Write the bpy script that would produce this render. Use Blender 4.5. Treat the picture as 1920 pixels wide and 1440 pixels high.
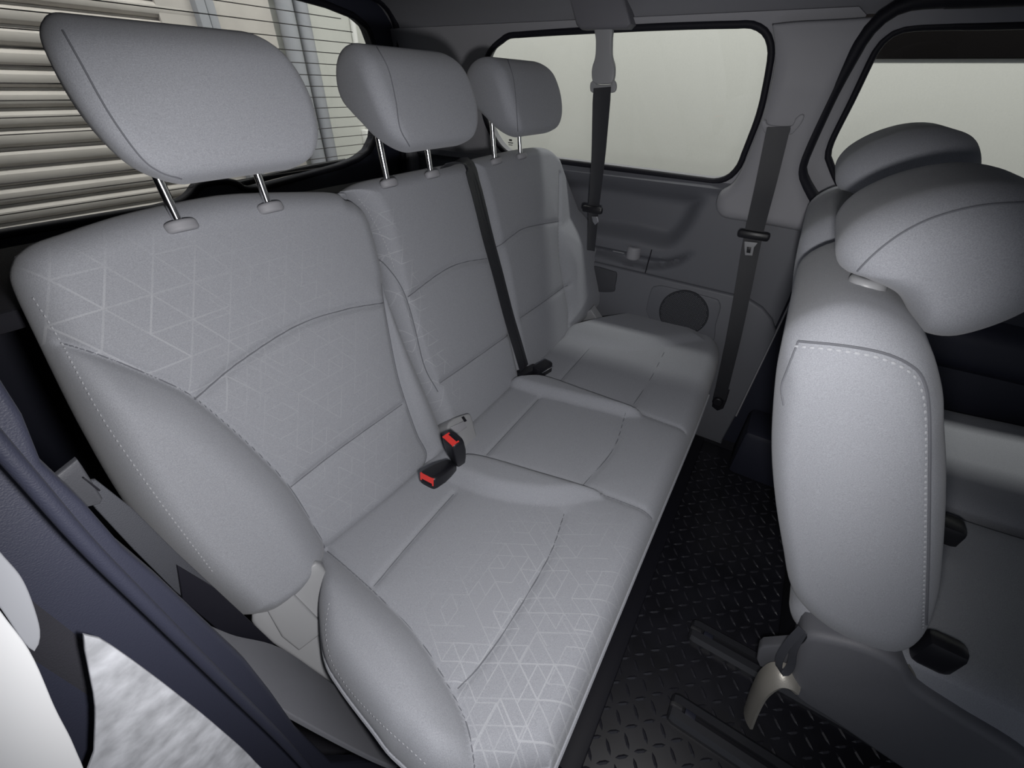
import bpy, bmesh, math, random
import numpy as np
from mathutils import Vector, Matrix
from mathutils.bvhtree import BVHTree

random.seed(3)
rng = np.random.default_rng(3)
S = bpy.context.scene
COL = S.collection
for o in list(bpy.data.objects):
    bpy.data.objects.remove(o)

# ------------------------------------------------------------------ camera
# world: x = across the van (near door -> far wall), y = towards the tailgate, z = up, van floor at z = 0
F = 780.0
YAW, PIT, ROL = 0.54887, 0.62486, 0.026195
CAM = np.array([0.0, 0.0, 1.10])
_f = np.array([math.cos(YAW) * math.cos(PIT), math.sin(YAW) * math.cos(PIT), -math.sin(PIT)])
_r = np.array([math.sin(YAW), -math.cos(YAW), 0.0])
_u = np.cross(_r, _f)
_r2 = math.cos(ROL) * _r + math.sin(ROL) * _u
_u2 = -math.sin(ROL) * _r + math.cos(ROL) * _u
cd = bpy.data.cameras.new('camera')
cam = bpy.data.objects.new('camera', cd)
COL.objects.link(cam)
M3 = Matrix([[_r2[i], _u2[i], -_f[i]] for i in range(3)])
cam.matrix_world = Matrix.Translation(Vector(CAM)) @ M3.to_4x4()
cd.sensor_width = 36.0
cd.lens = F / 1920.0 * 36.0
cd.clip_start = 0.01
S.camera = cam

# ------------------------------------------------------------------ light
W = bpy.data.worlds.new('overcast_sky')
S.world = W
W.use_nodes = True
W.node_tree.nodes['Background'].inputs[0].default_value = (0.82, 0.88, 1.0, 1)
W.node_tree.nodes['Background'].inputs[1].default_value = 0.18
fl = bpy.data.lights.new('flash_lamp', 'SPOT')      # the photographer's lamp, held beside the lens at the open door
fl.spot_size = math.radians(127)
fl.spot_blend = .5
fl.shadow_soft_size = 0.02
fl.energy = 16.0
fl.color = (1.0, 0.985, 0.98)
flo = bpy.data.objects.new('flash_lamp', fl)
COL.objects.link(flo)
flo.location = (0.03, -0.03, 1.03)
flo.rotation_euler = Vector(_f - .13 * _r2 + .05 * _u2).to_track_quat('-Z', 'Y').to_euler()
def wall_fill_lamp(name, loc, aim, sx, sy, watts):            # added fill lamps out of view, only to brighten the walls around the van
    l = bpy.data.lights.new(name, 'AREA'); l.shape = 'RECTANGLE'; l.size = sx; l.size_y = sy; l.energy = watts; l.color = (1.0, .985, .95)
    l.spread = math.radians(120)
    o = bpy.data.objects.new(name, l); COL.objects.link(o); o.location = loc
    o.rotation_euler = (Vector(aim) - Vector(loc)).to_track_quat('-Z', 'Y').to_euler()
wall_fill_lamp('wall_fill_lamp', (1.95, -.2, 2.75), (2.75, -.2, .9), 4.5, .2, 52)
wall_fill_lamp('wall_fill_lamp', (1.0, 2.05, 2.75), (1.2, 3.0, 1.0), 3.6, .2, 30)
S.view_settings.view_transform = 'Standard'
S.view_settings.look = 'None'
S.view_settings.exposure = 0.0
S.view_settings.gamma = 1.0
S.view_settings.use_curve_mapping = False

# ------------------------------------------------------------------ survey helpers
def ray(p):
    return (p[0] - 960) / F * _r2 - (p[1] - 720) / F * _u2 + _f

class Plane:
    """a real plane of the car: origin, two axes, normal; gives the (u, v) of a surveyed sight line"""
    def __init__(s, o, u, v):
        s.o = np.array(o, float); s.u = np.array(u, float); s.v = np.array(v, float)
        s.u /= np.linalg.norm(s.u); s.v /= np.linalg.norm(s.v)
        s.n = np.cross(s.u, s.v)
        if np.dot(s.n, CAM - s.o) < 0: s.n = -s.n
    def uv(s, p, h=0.0):
        d = ray(p); o = s.o + s.n * h
        w = CAM + d * (np.dot(s.n, o - CAM) / np.dot(s.n, d)) - o
        return (float(np.dot(w, s.u)), float(np.dot(w, s.v)))
    def uvs(s, ps, h=0.0): return [s.uv(p, h) for p in ps]
    def at(s, q, h=0.0): return s.o + s.u * q[0] + s.v * q[1] + s.n * h
    def pt(s, p, h=0.0): return s.at(s.uv(p, h), h)

def onz(p, z): d = ray(p); return CAM + d * ((z - CAM[2]) / d[2])
def onx(p, x): d = ray(p); return CAM + d * ((x - CAM[0]) / d[0])
def ony(p, y): d = ray(p); return CAM + d * ((y - CAM[1]) / d[1])

def bvh(o):
    me = o.data
    return BVHTree.FromPolygons([o.matrix_world @ v.co for v in me.vertices], [tuple(p.vertices) for p in me.polygons])

def hit(p, trees, lift=0.0):
    best = None
    d = Vector(ray(p)).normalized()
    for t in trees:
        r = t.ray_cast(Vector(CAM), d)
        if r[0] is not None and (best is None or r[3] < best[3]): best = r
    if best is None: return None
    n = best[1]
    if n.dot(d) > 0: n = -n
    return np.array(best[0] + n * lift), np.array(n)

# ------------------------------------------------------------------ materials
def new_mat(name):
    m = bpy.data.materials.new(name); m.use_nodes = True
    nt = m.node_tree
    return m, nt, nt.nodes['Principled BSDF']

def N(nt, t, **kw):
    n = nt.nodes.new(t)
    for k, v in kw.items(): setattr(n, k, v)
    return n

def plain(name, col, rough=0.6, metal=0.0, bump=0.0, scale=900, spec=0.5, var=0.0):
    m, nt, b = new_mat(name)
    b.inputs['Base Color'].default_value = (*col, 1)
    b.inputs['Roughness'].default_value = rough
    b.inputs['Metallic'].default_value = metal
    b.inputs['Specular IOR Level'].default_value = spec
    if bump or var:
        tc = N(nt, 'ShaderNodeTexCoord'); nz = N(nt, 'ShaderNodeTexNoise')
        nz.inputs['Scale'].default_value = scale; nz.inputs['Detail'].default_value = 3
        nt.links.new(tc.outputs['Object'], nz.inputs['Vector'])
        if bump:
            bp = N(nt, 'ShaderNodeBump'); bp.inputs['Strength'].default_value = bump; bp.inputs['Distance'].default_value = 0.001
            nt.links.new(nz.outputs['Fac'], bp.inputs['Height']); nt.links.new(bp.outputs['Normal'], b.inputs['Normal'])
        if var:
            mr = N(nt, 'ShaderNodeMapRange'); mr.inputs['From Min'].default_value = .3; mr.inputs['From Max'].default_value = .7
            mr.inputs['To Min'].default_value = 1 - var; mr.inputs['To Max'].default_value = 1 + var
            mx = N(nt, 'ShaderNodeMix', data_type='RGBA', blend_type='MULTIPLY'); mx.inputs[0].default_value = 1
            mx.inputs[6].default_value = (*col, 1)
            nt.links.new(nz.outputs['Fac'], mr.inputs['Value']); nt.links.new(mr.outputs[0], mx.inputs[7])
            nt.links.new(mx.outputs[2], b.inputs['Base Color'])
    return m

def math_node(nt, op, a, b=None, c=None):
    n = N(nt, 'ShaderNodeMath', operation=op)
    for i, v in enumerate((a, b, c)):
        if v is None: continue
        if isinstance(v, (int, float)): n.inputs[i].default_value = v
        else: nt.links.new(v, n.inputs[i])
    return n.outputs[0]

FAB = (0.335, 0.345, 0.378)
def fabric(name, pattern=None, col=FAB):
    """woven cloth; pattern = list of (cell, density, mask(nt,u,v) -> socket) printed triangle line work"""
    m, nt, b = new_mat(name)
    b.inputs['Roughness'].default_value = 0.95
    b.inputs['Specular IOR Level'].default_value = 0.12
    b.inputs['Sheen Weight'].default_value = 0.15
    b.inputs['Sheen Roughness'].default_value = 0.5
    tc = N(nt, 'ShaderNodeTexCoord')
    nz = N(nt, 'ShaderNodeTexNoise'); nz.inputs['Scale'].default_value = 850; nz.inputs['Detail'].default_value = 2
    nt.links.new(tc.outputs['Object'], nz.inputs['Vector'])
    mr = N(nt, 'ShaderNodeMapRange')
    mr.inputs['From Min'].default_value = .25; mr.inputs['From Max'].default_value = .75
    mr.inputs['To Min'].default_value = .84; mr.inputs['To Max'].default_value = 1.16
    nt.links.new(nz.outputs['Fac'], mr.inputs['Value'])
    base = N(nt, 'ShaderNodeMix', data_type='RGBA', blend_type='MULTIPLY'); base.inputs[0].default_value = 1
    base.inputs[6].default_value = (*col, 1)
    nt.links.new(mr.outputs[0], base.inputs[7])
    out = base.outputs[2]
    if pattern:
        sep = N(nt, 'ShaderNodeSeparateXYZ'); nt.links.new(tc.outputs['UV'], sep.inputs[0])
        u, v = sep.outputs[0], sep.outputs[1]
        total = None
        for cell, dens, width, mask, rot in pattern:
            acc = None
            for k in range(3):
                a = math.radians(60 * k + rot)
                nx, ny, tx, ty = math.cos(a), math.sin(a), -math.sin(a), math.cos(a)
                h = cell * math.sqrt(3) / 2
                an = math_node(nt, 'ADD', math_node(nt, 'MULTIPLY', u, nx / h), math_node(nt, 'MULTIPLY', v, ny / h))
                bt = math_node(nt, 'ADD', math_node(nt, 'MULTIPLY', u, tx / cell), math_node(nt, 'MULTIPLY', v, ty / cell))
                i = math_node(nt, 'ROUND', an)
                dist = math_node(nt, 'ABSOLUTE', math_node(nt, 'SUBTRACT', an, i))
                line = math_node(nt, 'LESS_THAN', dist, width / h)
                j = math_node(nt, 'FLOOR', math_node(nt, 'ADD', bt, math_node(nt, 'MULTIPLY', i, .5)))
                cv = N(nt, 'ShaderNodeCombineXYZ')
                nt.links.new(i, cv.inputs[0]); nt.links.new(j, cv.inputs[1]); cv.inputs[2].default_value = k + rot
                wn = N(nt, 'ShaderNodeTexWhiteNoise', noise_dimensions='3D'); nt.links.new(cv.outputs[0], wn.inputs['Vector'])
                on = math_node(nt, 'MULTIPLY', math_node(nt, 'LESS_THAN', wn.outputs['Value'], dens), math_node(nt, 'ADD', .45, math_node(nt, 'MULTIPLY', wn.outputs['Value'], .55 / dens)))
                l = math_node(nt, 'MULTIPLY', line, on)
                acc = l if acc is None else math_node(nt, 'MAXIMUM', acc, l)
            acc = math_node(nt, 'MULTIPLY', acc, mask(nt, u, v))
            total = acc if total is None else math_node(nt, 'MAXIMUM', total, acc)
        total = math_node(nt, 'MULTIPLY', total, .27)
        mx = N(nt, 'ShaderNodeMix', data_type='RGBA')
        nt.links.new(total, mx.inputs[0]); nt.links.new(out, mx.inputs[6])
        mx.inputs[7].default_value = (0.70, 0.71, 0.74, 1)
        out = mx.outputs[2]
    nt.links.new(out, b.inputs['Base Color'])
    bp = N(nt, 'ShaderNodeBump'); bp.inputs['Strength'].default_value = .25; bp.inputs['Distance'].default_value = .0010
    nt.links.new(nz.outputs['Fac'], bp.inputs['Height']); nt.links.new(bp.outputs['Normal'], b.inputs['Normal'])
    return m

def smooth01(nt, x, a, b):
    n = N(nt, 'ShaderNodeMapRange', interpolation_type='SMOOTHSTEP')
    n.inputs['From Min'].default_value = a; n.inputs['From Max'].default_value = b
    nt.links.new(x, n.inputs['Value'])
    return n.outputs[0]

def mul(nt, *s):
    r = s[0]
    for q in s[1:]: r = math_node(nt, 'MULTIPLY', r, q)
    return r

M = {}
M['fabric'] = fabric('grey_cloth')
# near backrest: bold triangles at the outer top corner, small cubes further in
M['fabric_back'] = fabric('grey_cloth_printed_back', [
    (0.052, .78, .0011, lambda nt, u, v: mul(nt, smooth01(nt, u, .36, .10), smooth01(nt, v, .26, .36), smooth01(nt, v, .60, .50)), 30),
    (0.030, .62, .0008, lambda nt, u, v: mul(nt, smooth01(nt, u, .15, .26), smooth01(nt, v, .62, .40), math_node(nt, 'SUBTRACT', 1.0, math_node(nt, 'MULTIPLY', smooth01(nt, u, .36, .50), .75)), .42), 30)])
M['fabric_mid'] = fabric('grey_cloth_printed_edge', [
    (0.030, .6, .0008, lambda nt, u, v: mul(nt, smooth01(nt, u, .640, .610), smooth01(nt, v, .03, .14), smooth01(nt, v, .62, .44)), 30)])
M['fabric_seat'] = fabric('grey_cloth_printed_seat', [
    (0.050, .75, .0011, lambda nt, u, v: mul(nt, smooth01(nt, u, .36, .24), smooth01(nt, v, .30, .42)), 30),
    (0.028, .60, .0008, lambda nt, u, v: mul(nt, smooth01(nt, u, .62, .30), smooth01(nt, v, .16, .36)), 30)])
M['seam'] = plain('seam_thread', (0.16, 0.165, 0.185), .9)
M['stitch'] = plain('stitch_thread', (0.43, 0.44, 0.47), .8)
M['trim'] = plain('grey_trim_plastic', (0.33, 0.33, 0.355), .55, bump=.25, scale=1400)
M['trim_light'] = plain('light_grey_plastic', (0.34, 0.345, 0.36), .42, bump=.1, scale=1500)
M['trim_dark'] = plain('dark_grey_plastic', (0.150, 0.155, 0.175), .45, bump=.3, scale=1200)
M['shield'] = plain('grey_shield_plastic', (0.145, 0.148, 0.165), .5, bump=.3, scale=1200)
M['navy'] = plain('blue_black_plastic', (0.020, 0.022, 0.038), .55, bump=.3, scale=900)
M['black'] = plain('black_plastic', (0.012, 0.012, 0.016), .4)
M['rubber'] = plain('black_rubber', (0.010, 0.010, 0.016), .6, spec=.3)
M['mat'] = plain('black_rubber_mat', (0.011, 0.011, 0.016), .42, var=.3, scale=14)
M['tread'] = plain('worn_tread_rubber', (0.030, 0.030, 0.038), .33, spec=.7)
M['carpet'] = plain('black_carpet', (0.014, 0.014, 0.02), .95, bump=.8, scale=700)
M['chrome'] = plain('chromed_steel', (0.78, 0.78, 0.80), .16, 1.0)
M['steel'] = plain('brushed_steel', (0.55, 0.52, 0.47), .38, 1.0, bump=.2, scale=500)
M['red'] = plain('red_plastic', (0.92, 0.055, 0.045), .4)
M['webbing'] = plain('black_webbing', (0.026, 0.027, 0.033), .36, bump=.5, scale=1500, spec=.7)
M['webbing_grey'] = plain('dusty_webbing', (0.055, 0.058, 0.070), .7, bump=.8, scale=900)
M['headliner'] = plain('headliner_cloth', (0.23, 0.233, 0.255), .95, bump=.3, scale=1100)
M['retractor'] = plain('retractor_plastic', (0.16, 0.16, 0.18), .6, bump=.3)
M['body'] = plain('white_body_paint', (0.80, 0.81, 0.83), .25)
M['slat'] = plain('shutter_paint', (0.50, 0.47, 0.44), .5, var=.10, scale=6)
M['render_wall'] = plain('pale_rendered_wall', (0.60, 0.605, 0.57), .9, bump=.15, scale=160, var=.03)
M['pipe'] = plain('grey_pvc_pipe', (0.33, 0.34, 0.37), .5)
M['white'] = plain('white_paint', (0.82, 0.82, 0.80), .5)
M['asphalt'] = plain('asphalt', (0.10, 0.10, 0.10), .9, bump=.6, scale=80)
M['dark_matt'] = plain('dark_band', (0.006, 0.005, 0.005), 1.0, spec=.1)
M['wire'] = plain('heater_wire', (0.20, 0.19, 0.18), .6)
M['ink'] = plain('glass_mark_ink', (0.10, 0.10, 0.10), .6)
M['speaker'] = plain('speaker_mesh', (0.028, 0.030, 0.037), .7, bump=1.0, scale=600)
m, nt, b = new_mat('tinted_glass')
nt.nodes.remove(b)
tr = N(nt, 'ShaderNodeBsdfTransparent'); tr.inputs[0].default_value = (.90, .91, .90, 1)
gl = N(nt, 'ShaderNodeBsdfGlossy'); gl.inputs['Roughness'].default_value = .02
mx = N(nt, 'ShaderNodeMixShader'); mx.inputs[0].default_value = .03
nt.links.new(tr.outputs[0], mx.inputs[1]); nt.links.new(gl.outputs[0], mx.inputs[2])
nt.links.new(mx.outputs[0], nt.nodes['Material Output'].inputs[0])
M['glass'] = m
M['lever'] = plain('worn_lever_metal', (0.42, 0.40, 0.36), .4, .35, bump=.2, scale=400)
M['rail'] = plain('dark_rail_steel', (0.030, 0.031, 0.037), .38, spec=.7)
M['dim_plastic'] = plain('dull_plastic', (0.060, 0.062, 0.072), .6, bump=.3)
M['dirty'] = plain('dirty_white_paint', (0.40, 0.41, 0.44), .4, bump=.35, scale=70, var=.25)

# ------------------------------------------------------------------ mesh helpers
def mesh(name, verts, faces, mat, parent=None, smooth=True, uvs=None, kind=None, normals=True, sharp=None):
    me = bpy.data.meshes.new(name)
    me.from_pydata([tuple(map(float, v)) for v in verts], [], [tuple(int(i) for i in f) for f in faces])
    if normals:
        bm = bmesh.new(); bm.from_mesh(me)
        bmesh.ops.recalc_face_normals(bm, faces=bm.faces)
        bm.to_mesh(me); bm.free()
    if uvs is not None:
        ul = me.uv_layers.new(name='UVMap')
        li = np.zeros(len(me.loops), dtype=np.int32); me.loops.foreach_get('vertex_index', li)
        ul.data.foreach_set('uv', np.array(uvs, dtype=np.float32)[li].ravel())
    me.materials.append(mat if not isinstance(mat, str) else M[mat])
    me.polygons.foreach_set('use_smooth', [smooth] * len(me.polygons))
    if sharp and smooth: me.set_sharp_from_angle(angle=math.radians(sharp))
    me.update()
    o = bpy.data.objects.new(name, me)
    COL.objects.link(o)
    if parent is not None:
        o.parent = parent
        o.matrix_parent_inverse = Matrix.Translation(Vector(parent.location)).inverted() if parent.parent is None else Matrix.Identity(4)
    if kind: o['kind'] = kind
    return o

def thing(name, label, cat, loc, group=None):
    o = bpy.data.objects.new(name, None); COL.objects.link(o)
    o.empty_display_size = .05
    o.location = loc
    tag(o, label, cat, group)
    return o

def tag(o, label, cat, group=None):
    o['label'] = label; o['category'] = cat
    if group: o['group'] = group
    return o

def sub(o, parent):
    """make o a sub-part of the mesh part `parent` (whose own parent is a thing at parent.parent.location)"""
    o.parent = parent
    root = parent.parent
    o.matrix_parent_inverse = (Matrix.Translation(Vector(root.location)) @ parent.matrix_parent_inverse).inverted() if root else Matrix.Identity(4)
    return o

def cr(pts, n=60, closed=False):
    """Catmull-Rom through pts, resampled to n points evenly by length"""
    P = np.array(pts, float)
    if len(P) == 2 and not closed:
        return P[0] + (P[1] - P[0]) * np.linspace(0, 1, n)[:, None]
    Q = np.vstack([P[-1], P, P[0], P[1]]) if closed else np.vstack([2 * P[0] - P[1], P, 2 * P[-1] - P[-2]])
    out = []
    t = np.linspace(0, 1, 24, endpoint=False)[:, None]
    for i in range(1, len(Q) - 2):
        a, b, c, d = Q[i - 1], Q[i], Q[i + 1], Q[i + 2]
        out.append(.5 * (2 * b + (c - a) * t + (2 * a - 5 * b + 4 * c - d) * t ** 2 + (3 * b - a - 3 * c + d) * t ** 3))
    out = np.vstack(out + [Q[-2][None]])
    s = np.r_[0, np.cumsum(np.linalg.norm(np.diff(out, axis=0), axis=1))]
    q = np.linspace(0, s[-1], n, endpoint=not closed)
    return np.stack([np.interp(q, s, out[:, k]) for k in range(P.shape[1])], 1)

def resample(P, t):
    P = np.array(P, float)
    s = np.r_[0, np.cumsum(np.linalg.norm(np.diff(P, axis=0), axis=1))]; s /= s[-1]
    return np.stack([np.interp(t, s, P[:, k]) for k in range(P.shape[1])], 1)

def seg_dist(q, poly, closed=False):
    """distance of points q (n,2) to polyline"""
    P = np.array(poly, float)
    A = P if closed else P[:-1]
    B = np.roll(P, -1, 0) if closed else P[1:]
    d = np.full(len(q), 1e9)
    for a, b in zip(A, B):
        ab = b - a; L = max(1e-12, ab @ ab)
        t = np.clip(((q - a) @ ab) / L, 0, 1)
        d = np.minimum(d, np.hypot(*(q - a - t[:, None] * ab).T))
    return d

def inside(q, poly):
    P = np.array(poly, float); x, y = q[:, 0], q[:, 1]
    c = np.zeros(len(q), bool)
    j = len(P) - 1
    for i in range(len(P)):
        xi, yi = P[i]; xj, yj = P[j]
        k = ((yi > y) != (yj > y)) & (x < (xj - xi) * (y - yi) / (yj - yi + 1e-15) + xi)
        c ^= k; j = i
    return c

def qarc(d, r):
    q = np.clip(d / r, 0, 1)
    return np.sqrt(np.clip(1 - (1 - q) ** 2, 0, 1))

def slab(name, pl, L, T, R, B, front, back, rim, mat, parent=None, seams=(), bulges=(), nu=120, nv=120, gd=.006, gw=.006, puff=.006, extra=None, rimback=None, plain=(), threads=True):
    """upholstered pad: outline from four curves (uv), rounded rims, stitched seams pulled in, bolsters raised"""
    tt = np.linspace(0, 1, 400)
    warp = lambda n: (lambda t: .55 * t + .45 * (.5 - .5 * np.cos(np.pi * t)))(np.linspace(0, 1, n))
    tu, tv = warp(nu), warp(nv)
    sm = lambda P: cr(P, 400)
    Lc, Rc, Tc, Bc = resample(sm(L), tv), resample(sm(R), tv), resample(sm(T), tu), resample(sm(B), tu)
    Lc[0] = Bc[0]; Lc[-1] = Tc[0]; Rc[0] = Bc[-1]; Rc[-1] = Tc[-1]
    u = tu[:, None, None]; v = tv[None, :, None]
    G = (1 - u) * Lc[None] + u * Rc[None] + (1 - v) * Bc[:, None] + v * Tc[:, None] - (
        (1 - u) * (1 - v) * Bc[0] + u * (1 - v) * Bc[-1] + (1 - u) * v * Tc[0] + u * v * Tc[-1])
    q = G.reshape(-1, 2)
    bound = np.vstack([Bc, Rc[1:], Tc[::-1][1:], Lc[::-1][1:-1]])
    def height(q):
        d = seg_dist(q, bound[::2], True)
        h = np.full(len(q), float(front))
        if len(seams):
            ds = np.full(len(q), 1e9)
            for s in seams: ds = np.minimum(ds, seg_dist(q, cr(s, 40)))
            h += puff * (1 - np.exp(-ds / .035)) - gd * np.exp(-(ds / gw) ** 2)
        for poly, amp, wid in bulges:
            ins = inside(q, poly); db = seg_dist(q, poly, True)
            h += np.where(ins, amp * np.sin(np.clip(db / wid, 0, 1) * np.pi / 2), 0)
        if extra is not None: h = extra(q, h, d)
        return h * qarc(d, rim), d
    hf, d = height(q)
    hb = -back * qarc(d, rimback or rim)
    F3 = pl.o + q[:, :1] * pl.u + q[:, 1:] * pl.v
    Vf = F3 + hf[:, None] * pl.n; Vb = F3 + hb[:, None] * pl.n
    idx = np.arange(nu * nv).reshape(nu, nv)
    border = np.zeros((nu, nv), bool); border[0] = border[-1] = True; border[:, 0] = border[:, -1] = True
    bi = np.full(nu * nv, -1); inner = ~border.ravel()
    bi[inner] = nu * nv + np.arange(inner.sum())
    bi[~inner] = np.arange(nu * nv)[~inner]
    verts = np.vstack([Vf, Vb[inner]]); uvs = np.vstack([q, q[inner]])
    a = idx[:-1, :-1].ravel(); b2 = idx[1:, :-1].ravel(); c = idx[1:, 1:].ravel(); e = idx[:-1, 1:].ravel()
    ff = np.stack([a, b2, c, e], 1); fb = bi[ff][:, ::-1]
    o = mesh(name, verts, np.vstack([ff, fb]), mat, parent, uvs=uvs)
    if len(plain):
        o.data.materials.append(M['fabric'])
        fc = uvs[np.vstack([ff, fb])].mean(1); mk = np.zeros(len(fc), np.int32)
        for poly in plain: mk[inside(fc, poly)] = 1
        o.data.polygons.foreach_set('material_index', mk); o.data.update()
    if threads:
        for s in seams:
            c = cr(s, 110); c = c[inside(c, bound)]
            if len(c) < 6: continue
            hh, dd = height(c)
            c3 = pl.o + c[:, :1] * pl.u + c[:, 1:] * pl.v + (hh + .0007)[:, None] * pl.n
            sub(tube('seam', list(c3), .0011, 'seam', o, n=6, k=110), o)
    return o

def rings_mesh(rings, cap0=True, cap1=True, closed=True):
    n = len(rings[0]); V = np.vstack(rings); Fs = []
    for k in range(len(rings) - 1):
        for i in range(n if closed else n - 1):
            j = (i + 1) % n
            Fs.append((k * n + i, k * n + j, (k + 1) * n + j, (k + 1) * n + i))
    if cap0: Fs.append(tuple(range(n))[::-1])
    if cap1: Fs.append(tuple((len(rings) - 1) * n + i for i in range(n)))
    return V, Fs

def puffy(name, O, A, Bx, Wd, prof, w0, w1, r, mat, parent=None, bulge=.0, seam=None, deform=None, n=72, smooth_prof=True, seam_depth=.012, mid=6):
    """profile (a,b) swept along Wd from w0 to w1 with rounded, slightly domed ends"""
    P = cr(prof, n, True) if smooth_prof else resample(np.vstack([prof, prof[:1]]), np.linspace(0, 1, n, endpoint=False))
    c = (P.max(0) + P.min(0)) / 2; Rm = np.linalg.norm(P - c, axis=1).mean()
    half = []
    s1 = 1 - r / Rm
    for s in (.03, .25, .5, .7, .85, .95): half.append((s * s1, 0.0))
    th = np.radians(np.array([0, 8, 16, 24, 32, 40, 48, 56, 64, 70, 76, 82, 90]))
    for t in th: half.append((1 - (r / Rm) * (1 - math.sin(t)), r * (1 - math.cos(t))))
    half = [(s, dw - bulge * (1 - s * s)) for s, dw in half]
    steps = [(s, w0 + dw) for s, dw in half]
    ws = np.linspace(w0 + r, w1 - r, mid + 2)[1:-1]
    steps += [(1, w) for w in ws]
    steps += [(s, w1 - dw) for s, dw in half[::-1]]
    if seam is not None:
        extra = []
        for w in seam:
            extra += [(w - .006, 0), (w - .003, .35), (w, 1), (w + .003, .35), (w + .006, 0)]
        base = [(w, s) for s, w in steps]
        wl = np.array([b[0] for b in base[7:-7]]); sl = np.array([b[1] for b in base[7:-7]])
        core = [(s, w) for s, w in steps[7:-7] if all(abs(w - x) > .007 for x in seam)]
        for w, g in extra:
            core.append((float(np.interp(w, wl, sl)) - seam_depth * g, w))
        core.sort(key=lambda t: t[1])
        steps = steps[:7] + core + steps[-7:]
    O = np.array(O, float); A = np.array(A, float); Bx = np.array(Bx, float); Wd = np.array(Wd, float)
    rings = []
    for s, w in steps:
        q = c + (P - c) * s
        pts = O + q[:, :1] * A + q[:, 1:] * Bx + w * Wd
        if deform is not None: pts = deform(pts)
        rings.append(pts)
    V, Fs = rings_mesh(rings)
    return mesh(name, V, Fs, mat, parent)

def frames(P):
    T = np.gradient(P, axis=0); return T / np.linalg.norm(T, axis=1)[:, None]

def tube(name, pts, r, mat, parent=None, n=12, k=40, closed=False, smooth=True, curve=True):
    P = cr(pts, k, closed) if curve and len(pts) > 2 else (resample(np.array(pts, float), np.linspace(0, 1, 2 if len(pts) == 2 else k)))
    T = frames(P) if not closed else (lambda D: D / np.linalg.norm(D, axis=1)[:, None])(np.roll(P, -1, 0) - np.roll(P, 1, 0))
    ref = np.array([0, 0, 1.0]) if abs(T[0][2]) < .9 else np.array([1.0, 0, 0])
    rings = []
    nrm = np.cross(T[0], ref)
    for p, t in zip(P, T):
        nrm = nrm - t * (nrm @ t); nrm /= np.linalg.norm(nrm); bn = np.cross(t, nrm)
        a = np.linspace(0, 2 * np.pi, n, endpoint=False)[:, None]
        rr = r
        rings.append(p + rr * (np.cos(a) * nrm + np.sin(a) * bn))
    if closed:
        rings.append(rings[0]); V, Fs = rings_mesh(rings, False, False)
    else: V, Fs = rings_mesh(rings)
    return mesh(name, V, Fs, mat, parent, smooth, sharp=50)

def ribbon(name, pts, wdirs, width, mat, parent=None, th=.0014, k=60, curl=0.0):
    """flat belt: pts centre line, wdirs width direction(s) per point"""
    P = cr(pts, k); Wd = np.array(wdirs, float)
    Wd = np.tile(Wd, (k, 1)) if Wd.ndim == 1 else cr(Wd, k)
    Wt = np.full(k, width) if np.isscalar(width) else resample(np.array(width, float)[:, None], np.linspace(0, 1, k))[:, 0]
    T = frames(P); rings = []
    m_ = 7
    for p, t, w, wt in zip(P, T, Wd, Wt):
        w = w - t * (w @ t); w /= np.linalg.norm(w); nn = np.cross(t, w)
        xs = np.linspace(-.5, .5, m_)
        top = [p + w * x * wt + nn * (th / 2 + curl * (1 - 4 * x * x)) for x in xs]
        bot = [p + w * x * wt + nn * (-th / 2 + curl * (1 - 4 * x * x)) for x in xs[::-1]]
        rings.append(np.array(top + bot))
    V, Fs = rings_mesh(rings)
    return mesh(name, V, Fs, mat, parent, sharp=50)

def prism(name, pl, poly, h0, h1, mat, parent=None, bev=.003, closed_curve=False, n=64):
    """flat piece with a rounded front edge: polygon (uv) from height h0 to h1 along the plane normal"""
    P = cr(poly, n, True) if closed_curve else np.array(poly, float)
    area = .5 * np.sum(P[:, 0] * np.roll(P[:, 1], -1) - np.roll(P[:, 0], -1) * P[:, 1])
    if area < 0: P = P[::-1]
    e = np.roll(P, -1, 0) - P; e /= np.linalg.norm(e, axis=1)[:, None] + 1e-12
    nr = np.stack([e[:, 1], -e[:, 0]], 1); vn = nr + np.roll(nr, 1, 0); vn /= (np.linalg.norm(vn, axis=1)[:, None] + 1e-9)
    rings = [np.array([pl.at(q, h0) for q in P])]
    for a in (0, 30, 60, 90):
        a = math.radians(a)
        Q = P - vn * bev * (1 - math.cos(a))
        rings.append(np.array([pl.at(q, h1 - bev + bev * math.sin(a)) for q in Q]))
    V, Fs = rings_mesh(rings)
    return mesh(name, V, Fs, mat, parent, sharp=40)

def box(name, c, s, mat, parent=None, bev=.003, rot=None):
    bm = bmesh.new(); bmesh.ops.create_cube(bm, size=1)
    bmesh.ops.scale(bm, vec=s, verts=bm.verts)
    if bev: bmesh.ops.bevel(bm, geom=bm.edges[:], offset=min(bev, min(s) * .45), segments=2, affect='EDGES', profile=.5)
    if rot is not None: bmesh.ops.transform(bm, matrix=Matrix(rot).to_4x4(), verts=bm.verts)
    bmesh.ops.translate(bm, vec=c, verts=bm.verts)
    me_v = [tuple(v.co) for v in bm.verts]; bm.verts.index_update(); me_f = [[v.index for v in f.verts] for f in bm.faces]
    bm.free()
    return mesh(name, me_v, me_f, mat, parent, sharp=35)

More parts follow.
